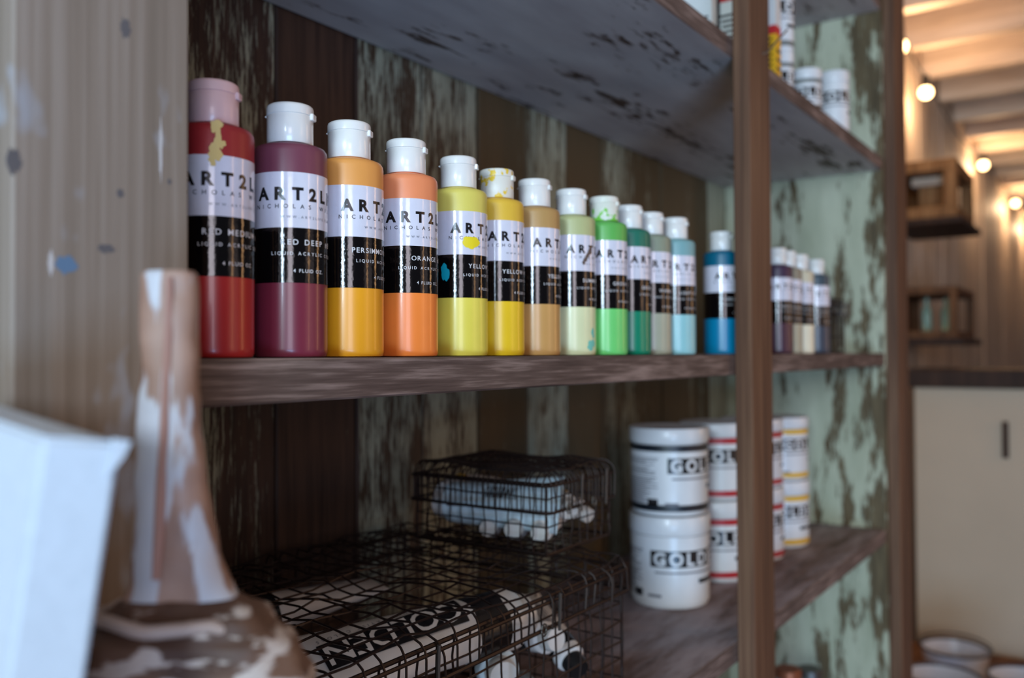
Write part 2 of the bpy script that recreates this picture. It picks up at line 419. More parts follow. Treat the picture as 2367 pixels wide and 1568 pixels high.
for i, (u, vt, vb, fill, head, nm, ta, desc) in enumerate(SKU):
    Z = FPX*HB/(vb-vt)
    x, y = ground(u, Z)
    y = min(max(y, .379), .389)
    x = (Z - y*sn)/cs if False else x
    # keep the viewing ray, settle on the shelf's front row
    k = (u-1183.5)/FPX
    x = y*(cs+k*sn)/(sn-k*cs)
    if pos:
        px, py = pos[-1]
        while math.hypot(x-px, y-py) < .0412: x += .0005
    pos.append((x, y))
    view = math.degrees(math.atan2(-y, -x))
    t = thing('paint_bottle', desc, 'bottle', (x, y, H0+.0001), 0, 'paint bottles lined up on the middle shelf'); t.scale = (1, 1, .977)
    mf = plain('bottle fill', fill, rough=.30, spec=.5, coat=.15); mh = plain('bottle headroom', head, rough=.38, spec=.45)
    bd = obj('body', bottle_body(None), [mf, mh], t, True)
    lb = obj('label', label_bm(), [LABW, LABK], t, True)
    cm = {0: CAPP, 5: CAPY, 8: CAPG}.get(i, CAPW)
    cp = obj('cap', cap_bm(), cm, t, True)
    obj('flip_lid', lid_bm(view+70 if i != 4 else view+80), cm, cp, True)
    b = bmesh.new(); r = RB+.00034; tc = view+ta
    st = .0018 if i < 9 else .004
    wrap_text(b, 'ART2LIFE', .0066, .0620, r, tc, .0868, 0, st, .045)
    wrap_text(b, 'NICHOLAS WILTON', .0023, .0620, r, tc-3, .0820, 0, st)
    wrap_text(b, 'WWW.ART2LIFE.COM', .0014, .0340, r, tc, .0766, 2, st)
    wrap_text(b, nm, .0030, .0030*1.02*len(nm), r, tc, .0620, 1, st)
    wrap_text(b, 'LIQUID ACRYLIC COLOR', .0018, .0440, r, tc, .0563, 1, st)
    wrap_text(b, '4 FLUID OZ.', .0019, .0185, r, tc-3, .0468, 1, st)
    obj('lettering', b, [INK, INKW, INKG], lb)
    sm = []
    if i == 0:
        b = bmesh.new(); a = view+5
        for da, z, wa, hz in ((-1, .1165, 14, .007), (1, .110, 9, .011), (7, .1075, 9, .004), (-2, .1035, 20, .008), (-6, .099, 10, .005)): blob(b, RB+.0005, a+da, z, wa, hz, int(z*1e5))
        obj('paint_smear', b, plain('dried ochre drip', (206,178,110), rough=.6, bump=.4), bd)
    if i == 4:
        b = bmesh.new(); blob(b, r+.0001, view+25, .0800, 34, .0095, 4, rough=.2); obj('paint_smear', b, plain('yellow blob', (232,208,28), rough=.5), bd)
        b = bmesh.new(); blob(b, r+.0001, view-27, .0588, 17, .0125, 9, rough=.25); obj('paint_smear', b, plain('teal smear', (10,160,178), rough=.4), bd)
    if i == 7:
        b = bmesh.new()
        for q in range(6): blob(b, r+.0001, view+30+q*4, .0790+q*.0022, 9, .0045, 20+q)
        obj('paint_smear', b, plain('umber smear', (92,74,66), rough=.6), bd)
        b = bmesh.new(); blob(b, RB+.0003, view+52, .009, 26, .009, 31); blob(b, RB+.0003, view+58, .019, 12, .008, 35)
        obj('paint_smear', b, plain('aqua smear', (110,196,180), rough=.5), bd)
# ---------------------------------------------------------------- jars
def jar(x, y, z, r, h, band, label, group, ta=30, top_band=True, fine=True, lidh=None, word='GOLDEN', textured=True):
    view = math.degrees(math.atan2(-y, -x))
    t = thing('paint_jar', label, 'jar', (x, y, z), 0, group)
    lh = lidh or h*.17
    bb = bmesh.new(); lathe(bb, [(r*.86, 0), (r*.92, .001), (r*.955, h*.04), (r*.965, h*.10), (r*.965, h-lh-.004), (r*.90, h-lh-.001), (r*.90, h-lh)], 56)
    bd = obj('body', bb, JARW, t, True)
    bb = bmesh.new(); lathe(bb, [(r*.99, h-lh), (r, h-lh+.001), (r, h-.0016), (r*.985, h-.0004), (r*.95, h), (r*.90, h-.0008), (r*.05, h-.0010)], 56)
    obj('lid', bb, JARW, t, True)
    rr = r*.965+.0003; z0, z1 = h*.06, h-lh-.002
    bb = bmesh.new(); lathe(bb, [(rr, z0), (rr, z1)], 56, mi=[0, 0], cap0=False, cap1=False)
    if band:
        bw = h*.075
        for za in ([z0] if not top_band else [z0, z1-bw]): lathe(bb, [(rr+.0002, za), (rr+.0002, za+bw)], 56, mi=[1, 1], cap0=False, cap1=False)
    lb = obj('label', bb, [JARW, band or INK], t, True)
    b = bmesh.new(); a = view+ta; rt = rr+.0004; hh = h*.17
    wd = hh*1.0*len(word); zz = z1-h*.15-hh
    half = math.degrees(wd/2/rt)
    arc(b, rt, a-half, a+half, zz-hh*.02, zz+hh*1.02, 0)
    wrap_text(b, word, hh*.78, wd*.93, rt+.0003, a, zz+hh*.12, 1, .004, .04)
    arc(b, rt, a-half*.9, a+half*.7, zz-hh*.42, zz-hh*.30, 2)
    arc(b, rt, a+half*.1, a+half*.8, zz-hh*1.1, zz-hh*.82, 0)
    if fine:
        rnd = random.Random(int(x*1000)); q = z1-h*.15
        while q > z0+h*.08:
            if rnd.random() > .12: arc(b, rt, a-half-78, a-half-12-rnd.random()*26, q-h*.010, q, 2)
            q -= h*.022
        arc(b, rt, a-half-30, a-half-14, z0+h*.06, z0+h*.14, 0)
        arc(b, rt, a-half-4, a-half+16, z0+h*.07, z0+h*.10, 2)
    obj('lettering', b, [INK, JARW, INKG], lb)
    return t
RED = plain('red print band', (178,36,44), rough=.4); YEL = plain('yellow print band', (226,176,34), rough=.4); NAVY = plain('black print band', (22,30,40), rough=.4)
g = 'stacked paint jars on the lower shelf'
def stack(x, y, r, h, z, bands, labels, tas, tb=True):
    jar(x, y, z, r, h, bands[0], labels[0], g, tas[0], tb, lidh=h*.20)
    jar(x, y, z+h+.0004, r*.985, h*.96, bands[1], labels[1], g, tas[1], True)
stack(1.060, .487, .0515, .114, Z_LOW, (None, NAVY), ('large white paint jar without a stripe at the bottom of the nearest stack', 'white paint jar with dark bands on top of the nearest stack'), (38, 62))
stack(1.215, .487, .0500, .112, Z_LOW, (RED, RED), ('red banded white paint jar at the bottom of the stack left of the middle post', 'red banded white paint jar on top of the stack left of the middle post'), (26, 34))
stack(1.362, .484, .0480, .110, Z_LOW, (RED, RED), ('red banded jar at the bottom of the stack mostly behind the middle post', 'red banded jar on top of the stack mostly behind the middle post'), (56, 60))
stack(1.478, .480, .0490, .108, Z_LOW, (YEL, YEL), ('yellow banded white paint jar at the bottom of the stack by the end board', 'yellow banded white paint jar on top of the stack by the end board'), (36, 70))
g2 = 'paint containers on the upper shelf'
def upj(u, Z, r, h, z, lab, ta, band=None):
    x, y = ground(u, Z); return jar(x, y, z, r, h, band, lab, g2, ta, fine=False)
INKB = plain('soft grey print band', (120,122,118), rough=.5)
upj(1812, 1.30, .0185, .088, Z_UP, 'slim white paint container under the taller one at the upper shelf edge', 20, INKB)
upj(1812, 1.30, .0190, .110, Z_UP+.0885, 'tall slim white paint container stacked highest on the upper shelf', 10, INKB)
upj(1870, 1.38, .0235, .088, Z_UP, 'small white jar with grey band left of the last jar on the upper shelf', 28, INKB)
upj(1934, 1.43, .0240, .100, Z_UP, 'last white jar on the upper shelf next to the peeling end board', 46)
def carton(x, y, sx, sy, h, rz, label, cols):
    t = thing('paint_carton', label, 'box', (x, y, Z_UP+.0002), rz, g2)
    b = bmesh.new(); n = len(cols)
    z = 0
    for i, (c, fr) in enumerate(cols):
        box(b, -sx/2, sx/2, -sy/2, sy/2, z, z+h*fr, 0, mi=i); z += h*fr
    obj('body', b, [c for c, _ in cols], t)
    b = bmesh.new()
    for q in range(9): box(b, -sx/2-.0003, -sx/2, -sy*.38, sy*(.1+.03*(q % 3)), h*(.06+.035*q), h*(.075+.035*q), 0)
    for q in range(4): box(b, -sx/2*.8, sx/2*.8, -sy/2-.0003, -sy/2, h*(.08+.06*q), h*(.10+.06*q), 0)
    obj('lettering', b, INK, t)
    return t
CY = plain('carton yellow', (236,178,30), rough=.5); CR = plain('carton red', (204,40,44), rough=.5); CWH = plain('carton white', (226,226,222), rough=.5); CK = plain('carton black', (22,20,22), rough=.5)
x, y = ground(1768, 1.20); carton(x, y, .02, .045, .20, 0, 'yellow red and white paint box beside the middle post on the upper shelf', [(CY, .38), (CR, .06), (CWH, .22), (CR, .34)])
x, y = ground(1690, 1.10); carton(x, y, .02, .04, .19, 0, 'red and white box left of the middle post on the upper shelf', [(CWH, .44), (CR, .12), (CWH, .44)])
x, y = ground(1650, 1.11); carton(x, y, .016, .03, .19, 0, 'black box between two white ones at the top of the picture', [(CK, 1.0)])
x, y = ground(1622, 1.09); carton(x, y, .016, .04, .17, 0, 'pale box at the edge of the upper shelf above the flaked underside', [(CWH, 1.0)])
# ---------------------------------------------------------------- wire baskets
def grid_panel(bm, o, a, b_, na, nb, r, wob=0.0, seed=0, seg=10):
    """wires of a woven panel: o + s*a + t*b"""
    o, a, b_ = Vector(o), Vector(a), Vector(b_); nrm = a.cross(b_).normalized(); rnd = random.Random(seed)
    def P(s, t, ph):
        w_ = wob*(noise.noise(Vector((s*3+seed, t*3, 1)))*1.6)
        dx = wob*noise.noise(Vector((s*7+seed, t*7, 9)))*.8; dy = wob*noise.noise(Vector((s*7, t*7+seed, 4)))*.8
        return o+a*s+b_*t+nrm*(w_+.0006*math.sin(ph))+a.normalized()*dx+b_.normalized()*dy
    for i in range(na+1):
        s = i/na; tube(bm, [P(s, j/seg, j*PI/2+i*PI) for j in range(seg+1)], r, 5)
    for j in range(nb+1):
        t = j/nb; tube(bm, [P(i/seg, t, i*PI/2+j*PI+PI) for i in range(seg+1)], r, 5)
def rim(bm, x0, x1, y0, y1, z, r, rad=.008):
    pts = []
    for cx, cy, a0 in ((x1-rad, y1-rad, 0), (x0+rad, y1-rad, 90), (x0+rad, y0+rad, 180), (x1-rad, y0+rad, 270)):
        for k in range(5): a = math.radians(a0+k*22.5); pts.append((cx+rad*math.cos(a), cy+rad*math.sin(a), z))
    pts.append(pts[0]); tube(bm, pts, r, 6)
def basket(label, x0, x1, y0, y1, z0, z1, sp, wob, lid_h, seed, rw, name='wire_basket', cat='basket', dense_lid=False, group='dark wire baskets on the lower shelf'):
    t = thing(name, label, cat, ((x0+x1)/2, (y0+y1)/2, z0), 0, group)
    ox, oy = (x0+x1)/2, (y0+y1)/2
    X0, X1, Y0, Y1, H = x0-ox, x1-ox, y0-oy, y1-oy, z1-z0
    nx, ny, nz = max(2, round((X1-X0)/sp)), max(2, round((Y1-Y0)/sp)), max(2, round(H/sp))
    hb = H-lid_h*.3
    b = bmesh.new(); grid_panel(b, (X0, Y0, rw), (X1-X0, 0, 0), (0, Y1-Y0, 0), nx, ny, rw, 0, seed); obj('bottom_mesh', b, RUST, t, True)
    for nm, o, a, na in (('front_mesh', (X0, Y0, 0), (X1-X0, 0, 0), nx), ('rear_mesh', (X0, Y1, 0), (X1-X0, 0, 0), nx), ('side_mesh', (X0, Y0, 0), (0, Y1-Y0, 0), ny), ('side_mesh', (X1, Y0, 0), (0, Y1-Y0, 0), ny)):
        b = bmesh.new(); grid_panel(b, o, a, (0, 0, hb), na, nz, rw, wob*.35, seed+3); obj(nm, b, RUST, t, True)
    b = bmesh.new()
    for z in (rw*2, hb): rim(b, X0, X1, Y0, Y1, z, rw*1.9, .006)
    for cx in (X0, X1):
        for cy in (Y0, Y1): tube(b, [(cx, cy, rw), (cx, cy, hb)], rw*1.7, 6)
    obj('frame', b, RUST, t, True)
    # lid: top mesh whose wires roll over the edge down to a lower rim
    b = bmesh.new(); e = .006
    rnd = random.Random(seed+9); rr = min(.014, lid_h*.6)
    def prof(c0, c1, n=14):
        out = [(c0, -lid_h), (c0, -rr)]
        for k in range(1, 5): a = k/4*PI/2; out.append((c0+rr*(1-math.cos(a)), -rr+rr*math.sin(a)))
        for k in range(1, n): out.append((c0+rr+(c1-c0-2*rr)*k/n, 0))
        for k in range(5): a = PI/2-k/4*PI/2; out.append((c1-rr*(1-math.cos(a)), -rr+rr*math.sin(a)))
        out += [(c1, -lid_h)]
        return out
    def W(x, y, z):
        q = wob*noise.noise(Vector((x*28+seed, y*28, 2)))
        return Vector((x+wob*.9*noise.noise(Vector((x*45, y*45, seed+5))), y+wob*.9*noise.noise(Vector((x*45, y*45, seed+15))), z+q*.8))
    if dense_lid: nx, ny = nx*2+1, ny*2+1
    for i in range(nx+1):
        x = X0-e+rr*.5+(X1-X0+2*e-rr)*i/nx
        sk = rnd.uniform(-1, 1)*wob*.6
        tube(b, [W(x+sk*math.sin(k*.5), y, H+z) for k, (y, z) in enumerate(prof(Y0-e, Y1+e))], rw, 5)
    for j in range(ny+1):
        y = Y0-e+rr*.5+(Y1-Y0+2*e-rr)*j/ny
        sk = rnd.uniform(-1, 1)*wob*.6
        tube(b, [W(x, y+sk*math.sin(k*.5), H+z) for k, (x, z) in enumerate(prof(X0-e, X1+e))], rw, 5)
    rim(b, X0-e, X1+e, Y0-e, Y1+e, H-lid_h, rw*1.8, .008)
    rim(b, X0-e*.9, X1+e*.9, Y0-e*.9, Y1+e*.9, H-rr*.8, rw*1.6, .008)
    ld = obj('lid', b, RUST, t, True)
    for fx in (.22, .62):
        b = bmesh.new(); x = X0+(X1-X0)*fx
        for k in range(7):
            zc = H-lid_h+.004+k*.0022-.004
            pts = [(x+.0035*math.cos(q*PI/4), Y0-e-.002, zc+.0035*math.sin(q*PI/4)) for q in range(9)]
            if k < 2: tube(b, pts, rw*.8, 5)
        tube(b, [(x+.02, Y0-e-.003, H-lid_h-.004), (x+.02, Y0-e-.004, H-rr*.4)], rw*1.6, 6)
        obj('latch', b, STEEL, ld, True)
    return t
B1 = basket('large dark wire basket with a lid, full of paint tubes, bottom left', .335, .700, .368, .622, Z_LOW+.0005, H0-.176, .0185, .007, .030, 2, .00085)
B2 = basket('small dark wire basket of paint tubes stacked on the large basket', .640, .752, .408, .552, H0-.1715, H0-.100, .0135, .004, .034, 8, .0007, dense_lid=True)
B3 = basket('small wire cage at the end of the bottle row near the end board', 1.512, 1.585, .40, .46, H0+.0004, H0+.092, .030, .001, .026, 12, .0011, group='dark wire cages')
# ---------------------------------------------------------------- paint tubes
TUBEW = plain('white paint tube', (228,224,220), rough=.42, bump=.15, bscale=60)
TUBEB = plain('pale blue paint tube', (206,228,238), rough=.35, bump=.15, bscale=60)
TUBES = plain('bare aluminium tube', (170,170,176), rough=.3, metal=.8, bump=.3, bscale=60)
def paint_tube(p0, p1, r, label, group, mat=TUBEW, band=INK, word=None, capm=None, roll=0, flip=False, bar=False):
    p0, p1 = Vector(p0), Vector(p1); d = p1-p0; L = d.length
    t = thing('paint_tube', label, 'tube', p0, 0, group)
    x = d.normalized(); z = Vector((0, 0, 1)); y = z.cross(x).normalized(); z = x.cross(y)
    Mx = Matrix((x, y, z)).transposed().to_4x4() @ Matrix.Rotation(roll, 4, 'X'); t.rotation_euler = Mx.to_euler()
    Lb = L-.016
    b = bmesh.new(); n = 28; rings = []
    for k in range(13):
        s = k/12; wy = r*(1.42*(1-s)+1.0*s); wz = r*(.06+.94*min(1, s*1.25)**.7)
        rings.append([b.verts.new((Lb*s, wy*math.cos(2*PI*i/n), wz*math.sin(2*PI*i/n)*(1+.06*math.sin(s*17+i)))) for i in range(n)])
    for s, q in ((1.004, .98), (1.012, .88), (1.025, .55), (1.04, .42)):
        rings.append([b.verts.new((Lb*s, r*q*math.cos(2*PI*i/n), r*q*math.sin(2*PI*i/n))) for i in range(n)])
    for k in range(len(rings)-1):
        for i in range(n): b.faces.new((rings[k][i], rings[k+1][i], rings[k+1][(i+1)%n], rings[k][(i+1)%n])).material_index = 1 if k in (9, 10) and band else 0
    b.faces.new(rings[0]); b.faces.new(list(reversed(rings[-1])))
    bmesh.ops.recalc_face_normals(b, faces=b.faces[:])
    bd = obj('body', b, [mat, band or mat], t, True)
    b = bmesh.new(); lathe(b, [(r*.70, 0), (r*.78, .001), (r*.74, .011), (r*.68, .0135), (r*.1, .0138)], 24)
    c = obj('cap', b, capm or CAPW, t, True); c.rotation_euler = (0, PI/2, 0); c.location = (Lb*1.015, 0, 0)
    b = bmesh.new()
    def surf(px, py):
        s = px/Lb; wy = r*(1.42*(1-s)+1.0*s); wz = r*(.06+.94*min(1, max(0, s)*1.25)**.7)
        return wz*math.sqrt(max(0, 1-(py/wy)**2))*1.06+.0007
    def put(bb, mi):
        for k in range(-20, 21): bmesh.ops.bisect_plane(bb, geom=bb.verts[:]+bb.edges[:]+bb.faces[:], plane_co=(0, k*.003, 0), plane_no=(0, 1, 0))
        for k in range(0, 30): bmesh.ops.bisect_plane(bb, geom=bb.verts[:]+bb.edges[:]+bb.faces[:], plane_co=(k*.008, 0, 0), plane_no=(1, 0, 0))
        for v in bb.verts: v.co.z = surf(v.co.x, v.co.y)+v.co.z
        for f in bb.faces: f.material_index = mi
        merge(b, bb)
    sg = -1 if flip else 1
    def quad(xa, xb, ya, yb, mi, zo=0):
        bb = bmesh.new(); vs = [bb.verts.new((q[0], q[1], zo)) for q in ((xa, ya), (xb, ya), (xb, yb), (xa, yb))]; bb.faces.new(vs); put(bb, mi)
    if word:
        hh = r*.95; W_ = min(Lb*.62, hh*1.0*len(word)); xc = Lb*.40
        quad(xc-W_/2, xc+W_/2, -hh*.55, hh*.55, 0)
        bb = text_line(word, hh*.86, W_*.95)
        for v in bb.verts: v.co = Vector((xc+sg*v.co.x, sg*(v.co.y-hh*.43), .0005))
        put(bb, 1)
        bb = text_line('PROFESSIONAL ARTIST COLORS', r*.13, Lb*.6)
        for v in bb.verts: v.co = Vector((Lb*.4+sg*v.co.x, sg*(-r*.72+v.co.y), .0003))
        put(bb, 2)
    elif bar:
        rnd = random.Random(4); xx = Lb*.35
        while xx < Lb*.62:
            w_ = rnd.choice((.0006, .0010, .0016)); quad(xx, xx+w_, -r*.6, 0, 0); xx += w_+rnd.choice((.0008, .0012))
        quad(Lb*.05, Lb*.95, r*.42, r*.50, 2)
    else:
        rnd = random.Random(int(L*1e4))
        for q in range(4): quad(Lb*.25, Lb*(.45+.3*rnd.random()), -r*.5+q*r*.2, -r*.5+q*r*.2+r*.07, 2)
    obj('lettering', b, [INK, TUBEW, INKG], bd)
    return t
g = 'paint tubes in the large wire basket'
zt = H0-.196
paint_tube((.408, .456, zt-.014), (.590, .396, zt-.010), .023, 'big white tube with upside-down black block lettering under the basket lid', g, word='GOLDEN', flip=True, roll=.45)
paint_tube((.560, .528, zt+.002), (.430, .575, zt-.012), .017, 'white tube behind the lettered one, its flat end sticking up', g, band=INK)
paint_tube((.425, .555, zt-.030), (.385, .405, zt-.044), .015, 'tube with a red band lying left of the lettered tube', g, band=RED)
paint_tube((.40, .60, zt-.02), (.345, .47, zt-.03), .015, 'pale tube in the left rear corner of the large basket', g)
paint_tube((.64, .50, zt-.050), (.545, .385, zt-.044), .016, 'pale tube leaning at the basket front below the lettered tube', g, mat=TUBEB, bar=True)
paint_tube((.684, .54, zt-.062), (.630, .392, zt-.040), .0135, 'tube with a small black lettered block near the basket right end', g, word='GOLDEN')
paint_tube((.54, .50, zt-.072), (.44, .390, zt-.062), .016, 'white tube low behind the front mesh of the large basket', g, capm=BLACKP)
paint_tube((.69, .42, zt-.096), (.56, .385, zt-.092), .014, 'bare metal tube at the bottom front of the large basket', g, mat=TUBES, band=YEL)
paint_tube((.36, .40, zt-.074), (.40, .56, zt-.066), .016, 'white tube standing off left at the bottom of the large basket', g, band=RED)
paint_tube((.655, .46, zt-.088), (.585, .378, zt-.080), .013, 'blue tinted tube with barcode stripes near the large basket front', g, mat=TUBEB, bar=True)
paint_tube((.695, .47, zt-.030), (.655, .384, zt-.072), .013, 'cream tube leaning steeply in the large basket right corner', g, capm=BLACKP)
paint_tube((.50, .46, zt-.098), (.42, .382, zt-.094), .014, 'white tube with yellow band on the large basket floor', g, band=YEL)
g = 'paint tubes in the small wire basket'
zs = H0-.170
paint_tube((.735, .530, zs+.044), (.655, .535, zs+.040), .014, 'ochre banded tube high at the back of the small basket', g, band=YEL)
paint_tube((.680, .418, zs+.036), (.662, .545, zs+.030), .019, 'light blue tube with a barcode across the small basket', g, mat=TUBEB, bar=True, roll=-1.1, band=None)
paint_tube((.745, .520, zs+.013), (.650, .478, zs+.013), .0105, 'silver tube with round white cap, left one at the basket front', g, mat=TUBES, band=INK)
paint_tube((.745, .490, zs+.014), (.650, .450, zs+.015), .0115, 'silver tube with round white cap in the middle of the small basket', g, mat=TUBES, band=RED)
paint_tube((.745, .462, zs+.013), (.652, .424, zs+.014), .0100, 'narrow tube with white cap at the small basket front corner', g, mat=TUBEW)
paint_tube((.742, .47, zs+.038), (.690, .415, zs+.030), .012, 'white tube with yellow band at the right of the small basket', g, band=YEL)
paint_tube((.748, .50, zs+.046), (.730, .416, zs+.018), .010, 'white tube standing in the right front corner of the small basket', g)
# ---------------------------------------------------------------- foreground: bench, canvas, brush
b = bmesh.new(); ZT = H0-.30
t = thing('side_bench', 'plain wooden bench top in front of the shelves at lower left', 'bench', (.05, .10, 0))
box(b, -.35, .27, -.35, .225, ZT-.03, ZT, .002); obj('bench_top', b, TABLEW, t)
for sx in (-.33, .22):
    for sy in (-.33, .17):
        b = bmesh.new(); box(b, sx, sx+.035, sy, sy+.035, 0, ZT-.03, .002); obj('leg', b, TABLEW, t)
rebase(t)
CANV = plain('white primed canvas', (182,192,204), rough=.8, bump=.25, bscale=700)
def blk(v0):  # camera-facing frame, tilted nine degrees
    return v0
t0 = at(100, 1010, .235)
yaw = PSI
t = thing('blank_canvas', 'blank white stretched canvas leaning at the lower left edge', 'canvas', t0)
roll = math.radians(8.5)
right = (R0*math.cos(roll) - Vector((0,0,1))*math.sin(roll)); up = (R0*math.sin(roll)+Vector((0,0,1))*math.cos(roll)); fwd = Vector((cs, sn, 0))
def ax(a, bb, c): return right*a + fwd*bb + up*c
sd = (right*math.cos(math.radians(-28)) - fwd*math.sin(math.radians(-28)))      # direction of the 2 cm edge
fc = (-right*math.cos(math.radians(35)) + fwd*math.sin(math.radians(35)))       # direction of the painted face
b = bmesh.new()
def pp(a, c, k): return sd*a + fc*c + up*k
LZ = .262
vs = [b.verts.new(pp(a, c, k)) for k in (0, -LZ) for a, c in ((0, 0), (.0195, 0), (.0195, .09), (0, .09))]
for f in ((0,1,2,3), (7,6,5,4), (0,4,5,1), (1,5,6,2), (2,6,7,3), (3,7,4,0)): b.faces.new([vs[i] for i in f])
bmesh.ops.recalc_face_normals(b, faces=b.faces[:]); bmesh.ops.bevel(b, geom=b.edges[:], offset=.0014, segments=3, affect='EDGES')
obj('canvas_wrap', b, CANV, t, True)
b = bmesh.new()
q = [pp(.0175, -.0006, .0008), pp(.0215, -.0004, .0006), pp(.0200, -.0006, -.004), pp(.0165, -.0008, -.010)]
q2 = [v+fc*.0022 for v in q]
a_ = [b.verts.new(v) for v in q]; c_ = [b.verts.new(v) for v in q2]
b.faces.new(a_); b.faces.new(list(reversed(c_)))
for i in range(4): b.faces.new((a_[i], c_[i], c_[(i+1)%4], a_[(i+1)%4]))
bmesh.ops.recalc_face_normals(b, faces=b.faces[:])
obj('corner_fold', b, CANV, t)
# old crusted brush
HANDM = splashed('paint caked brush handle', (112,78,60), (158,126,110), (176,176,182), level=.50, scale=70, rough=.5, stretch=.22)
HEADM = splashed('paint caked bristles', (70,44,30), (132,98,78), (176,162,154), level=.555, scale=48, rough=.6, stretch=2.6)
ZBr = .315
def row(v, ul, ur): return (v, ul, ur)
outline = [(628,338,446),(636,331,452),(700,329,455),(900,327,457),(1000,324,462),(1100,319,474),(1200,315,490),(1280,312,506),(1340,306,524),(1378,290,546)]
outline2 = [(1376,292,548),(1398,262,590),(1412,240,618),(1440,208,640),(1465,190,668),(1500,178,700),(1560,165,728),(1640,160,745),(1750,156,752),(1900,150,752)]
t = thing('paint_brush', 'old wide wooden brush caked with cream paint, standing handle up', 'brush', at(392, 1900, ZBr))
base = Vector(t.location)
def loft(rows, thick, amp, seed, lead=0):
    b = bmesh.new(); n = 40; rings = []
    for k, (v, ul, ur) in enumerate(rows):
        pl, pr = at(ul, v, ZBr), at(ur, v, ZBr); c = (pl+pr)/2-base; hw = (pr-pl).length/2; th = thick(k, hw)
        ring = []
        for i in range(n):
            a = 2*PI*i/n; ca, sa = math.cos(a), math.sin(a)
            ca = math.copysign(abs(ca)**.75, ca); sa = math.copysign(abs(sa)**.75, sa)
            p = c + R0*hw*ca + fwd*th*sa
            dd = noise.noise(p*90+Vector((seed, 0, 0)))*amp
            p += (R0*ca+fwd*sa)*dd
            ring.append(b.verts.new(p))
        rings.append(ring)
    for k in range(len(rings)-1):
        for i in range(n): b.faces.new((rings[k][i], rings[k+1][i], rings[k+1][(i+1)%n], rings[k][(i+1)%n]))
    b.faces.new(rings[0]); b.faces.new(list(reversed(rings[-1])))
    bmesh.ops.recalc_face_normals(b, faces=b.faces[:])
    return b
def dense(rows, m=5):
    out = []
    for k in range(len(rows)-1):
        for j in range(m):
            s = j/m; out.append(tuple(rows[k][i]*(1-s)+rows[k+1][i]*s for i in range(3)))
    out.append(rows[-1]); return out
d1 = dense(outline); d2 = dense(outline2)
obj('handle', loft(d1, lambda k, hw: .0055+.0045*k/len(d1), .0012, 1), HANDM, t, True)
b = loft(d2, lambda k, hw: .010+.009*min(1, k/20), .0035, 5)
obj('bristle_head', b, HEADM, t, True)
b = bmesh.new(); n = 40; cc = (at(190, 1408, ZBr)+at(636, 1420, ZBr))/2-base; ww = (at(636, 1420, ZBr)-at(190, 1408, ZBr)).length/2
pts = []
for i in range(n+1):
    a = 2*PI*i/n; q = Vector((math.cos(a)*2, math.sin(a)*2, 3))
    pts.append(cc+R0*ww*.80*math.cos(a)+fwd*.019*math.sin(a)+Vector((0, 0, .0035*noise.noise(q)-.0015-.004*math.cos(a)*.3)))
tube(b, pts, .0024, 10); obj('dried_paint_lip', b, plain('cream dried paint', (166,148,140), rough=.5, bump=.4, bscale=120), t, True)
b = bmesh.new()       # raised rib of dried paint down the handle
pts = [at(u, v, ZBr-.0062-.004*max(0, (v-900)/480))-base for u, v in ((392,640),(390,760),(384,900),(378,1020),(372,1120),(368,1240),(360,1340))]
tube(b, pts, [.0012,.0016,.0017,.0016,.0018,.002,.0014], 8); obj('paint_ridge', b, plain('pink brown paint ridge', (150,112,100), rough=.45), t, True)
# brush stands on the bench: fit its foot
# ---------------------------------------------------------------- background beyond the shelves
cab = thing('white_cupboard', 'tall white painted cupboard with dark top board beyond the shelves', 'cupboard', (3.03, -.2, 0))
WHT = plain('white painted board', (200,182,156), rough=.55, bump=.1, bscale=20)
b = bmesh.new(); box(b, 3.03, 3.30, -1.2, .552, 0, H0-.108, .004); obj('body', b, WHT, cab)
b = bmesh.new(); box(b, 3.00, 3.33, -1.22, .575, H0-.108, H0-.052, .003); obj('top_board', b, DARKW, cab)
b = bmesh.new(); p = at(2321, 1020, 2.62); box(b, 3.018, 3.032, p.y-.008, p.y+.008, p.z-.055, p.z+.055, .003); obj('pull', b, DARKW, cab)
rebase(cab)
def crate(x0, x1, y0, y1, z0, z1, th, mat, label, dark=True):
    t = thing('wall_crate', label, 'crate', ((x0+x1)/2, (y0+y1)/2, z0), 0, 'wooden box shelves on the far wall')
    ox, oy = (x0+x1)/2, (y0+y1)/2
    b = bmesh.new(); X0, X1, Y0, Y1, Hh = x0-ox, x1-ox, y0-oy, y1-oy, z1-z0
    for zz in (0, Hh-th): box(b, X0, X1, Y0, Y1, zz, zz+th, .002)
    for X in (X0, X1-th):
        for Y in (Y0, Y1-th): box(b, X, X+th, Y, Y+th, th, Hh-th, .002)
    box(b, X0, X1, Y1-.004, Y1, 0, Hh)
    obj('frame', b, mat, t)
    b = bmesh.new(); box(b, X0-.02, X1+.02, Y0-.02, Y1, -.022, 0, .002); obj('ledge', b, DARKW, t)
    return t
def yz(u, v, Z): p = at(u, v, Z); return p
def crate_px(u_l, u_r, vt, vb, Z, ln, th, mat, label):
    pr = at(u_r, vt, Z); pb = at(u_r, vb, Z)
    return crate(pr.x, pr.x+ln, pr.y, .68, pb.z, pr.z, th, mat, label), pr, pb
c1, p1, q1 = crate_px(2090, 2210, 362, 500, 3.0, .42, .040, CRATEW, 'upper light wood box shelf on the far wall with a block inside')
c2, p2, q2_ = crate_px(2090, 2212, 660, 782, 3.0, .42, .026, CRATED, 'lower brown box shelf on the far wall holding glass bottles')
t = thing('wood_block', 'small tan wood block inside the upper wall box', 'block', (p1.x+.12, p1.y+.10, q1.z+.036))
b = bmesh.new(); box(b, -.03, .03, -.04, .035, 0, .09, .003); obj('block_body', b, CRATEW, t)
b = bmesh.new(); box(b, -.05, .05, -.055, .055, .09, .12, .003); obj('block_top', b, JOISTW, t)
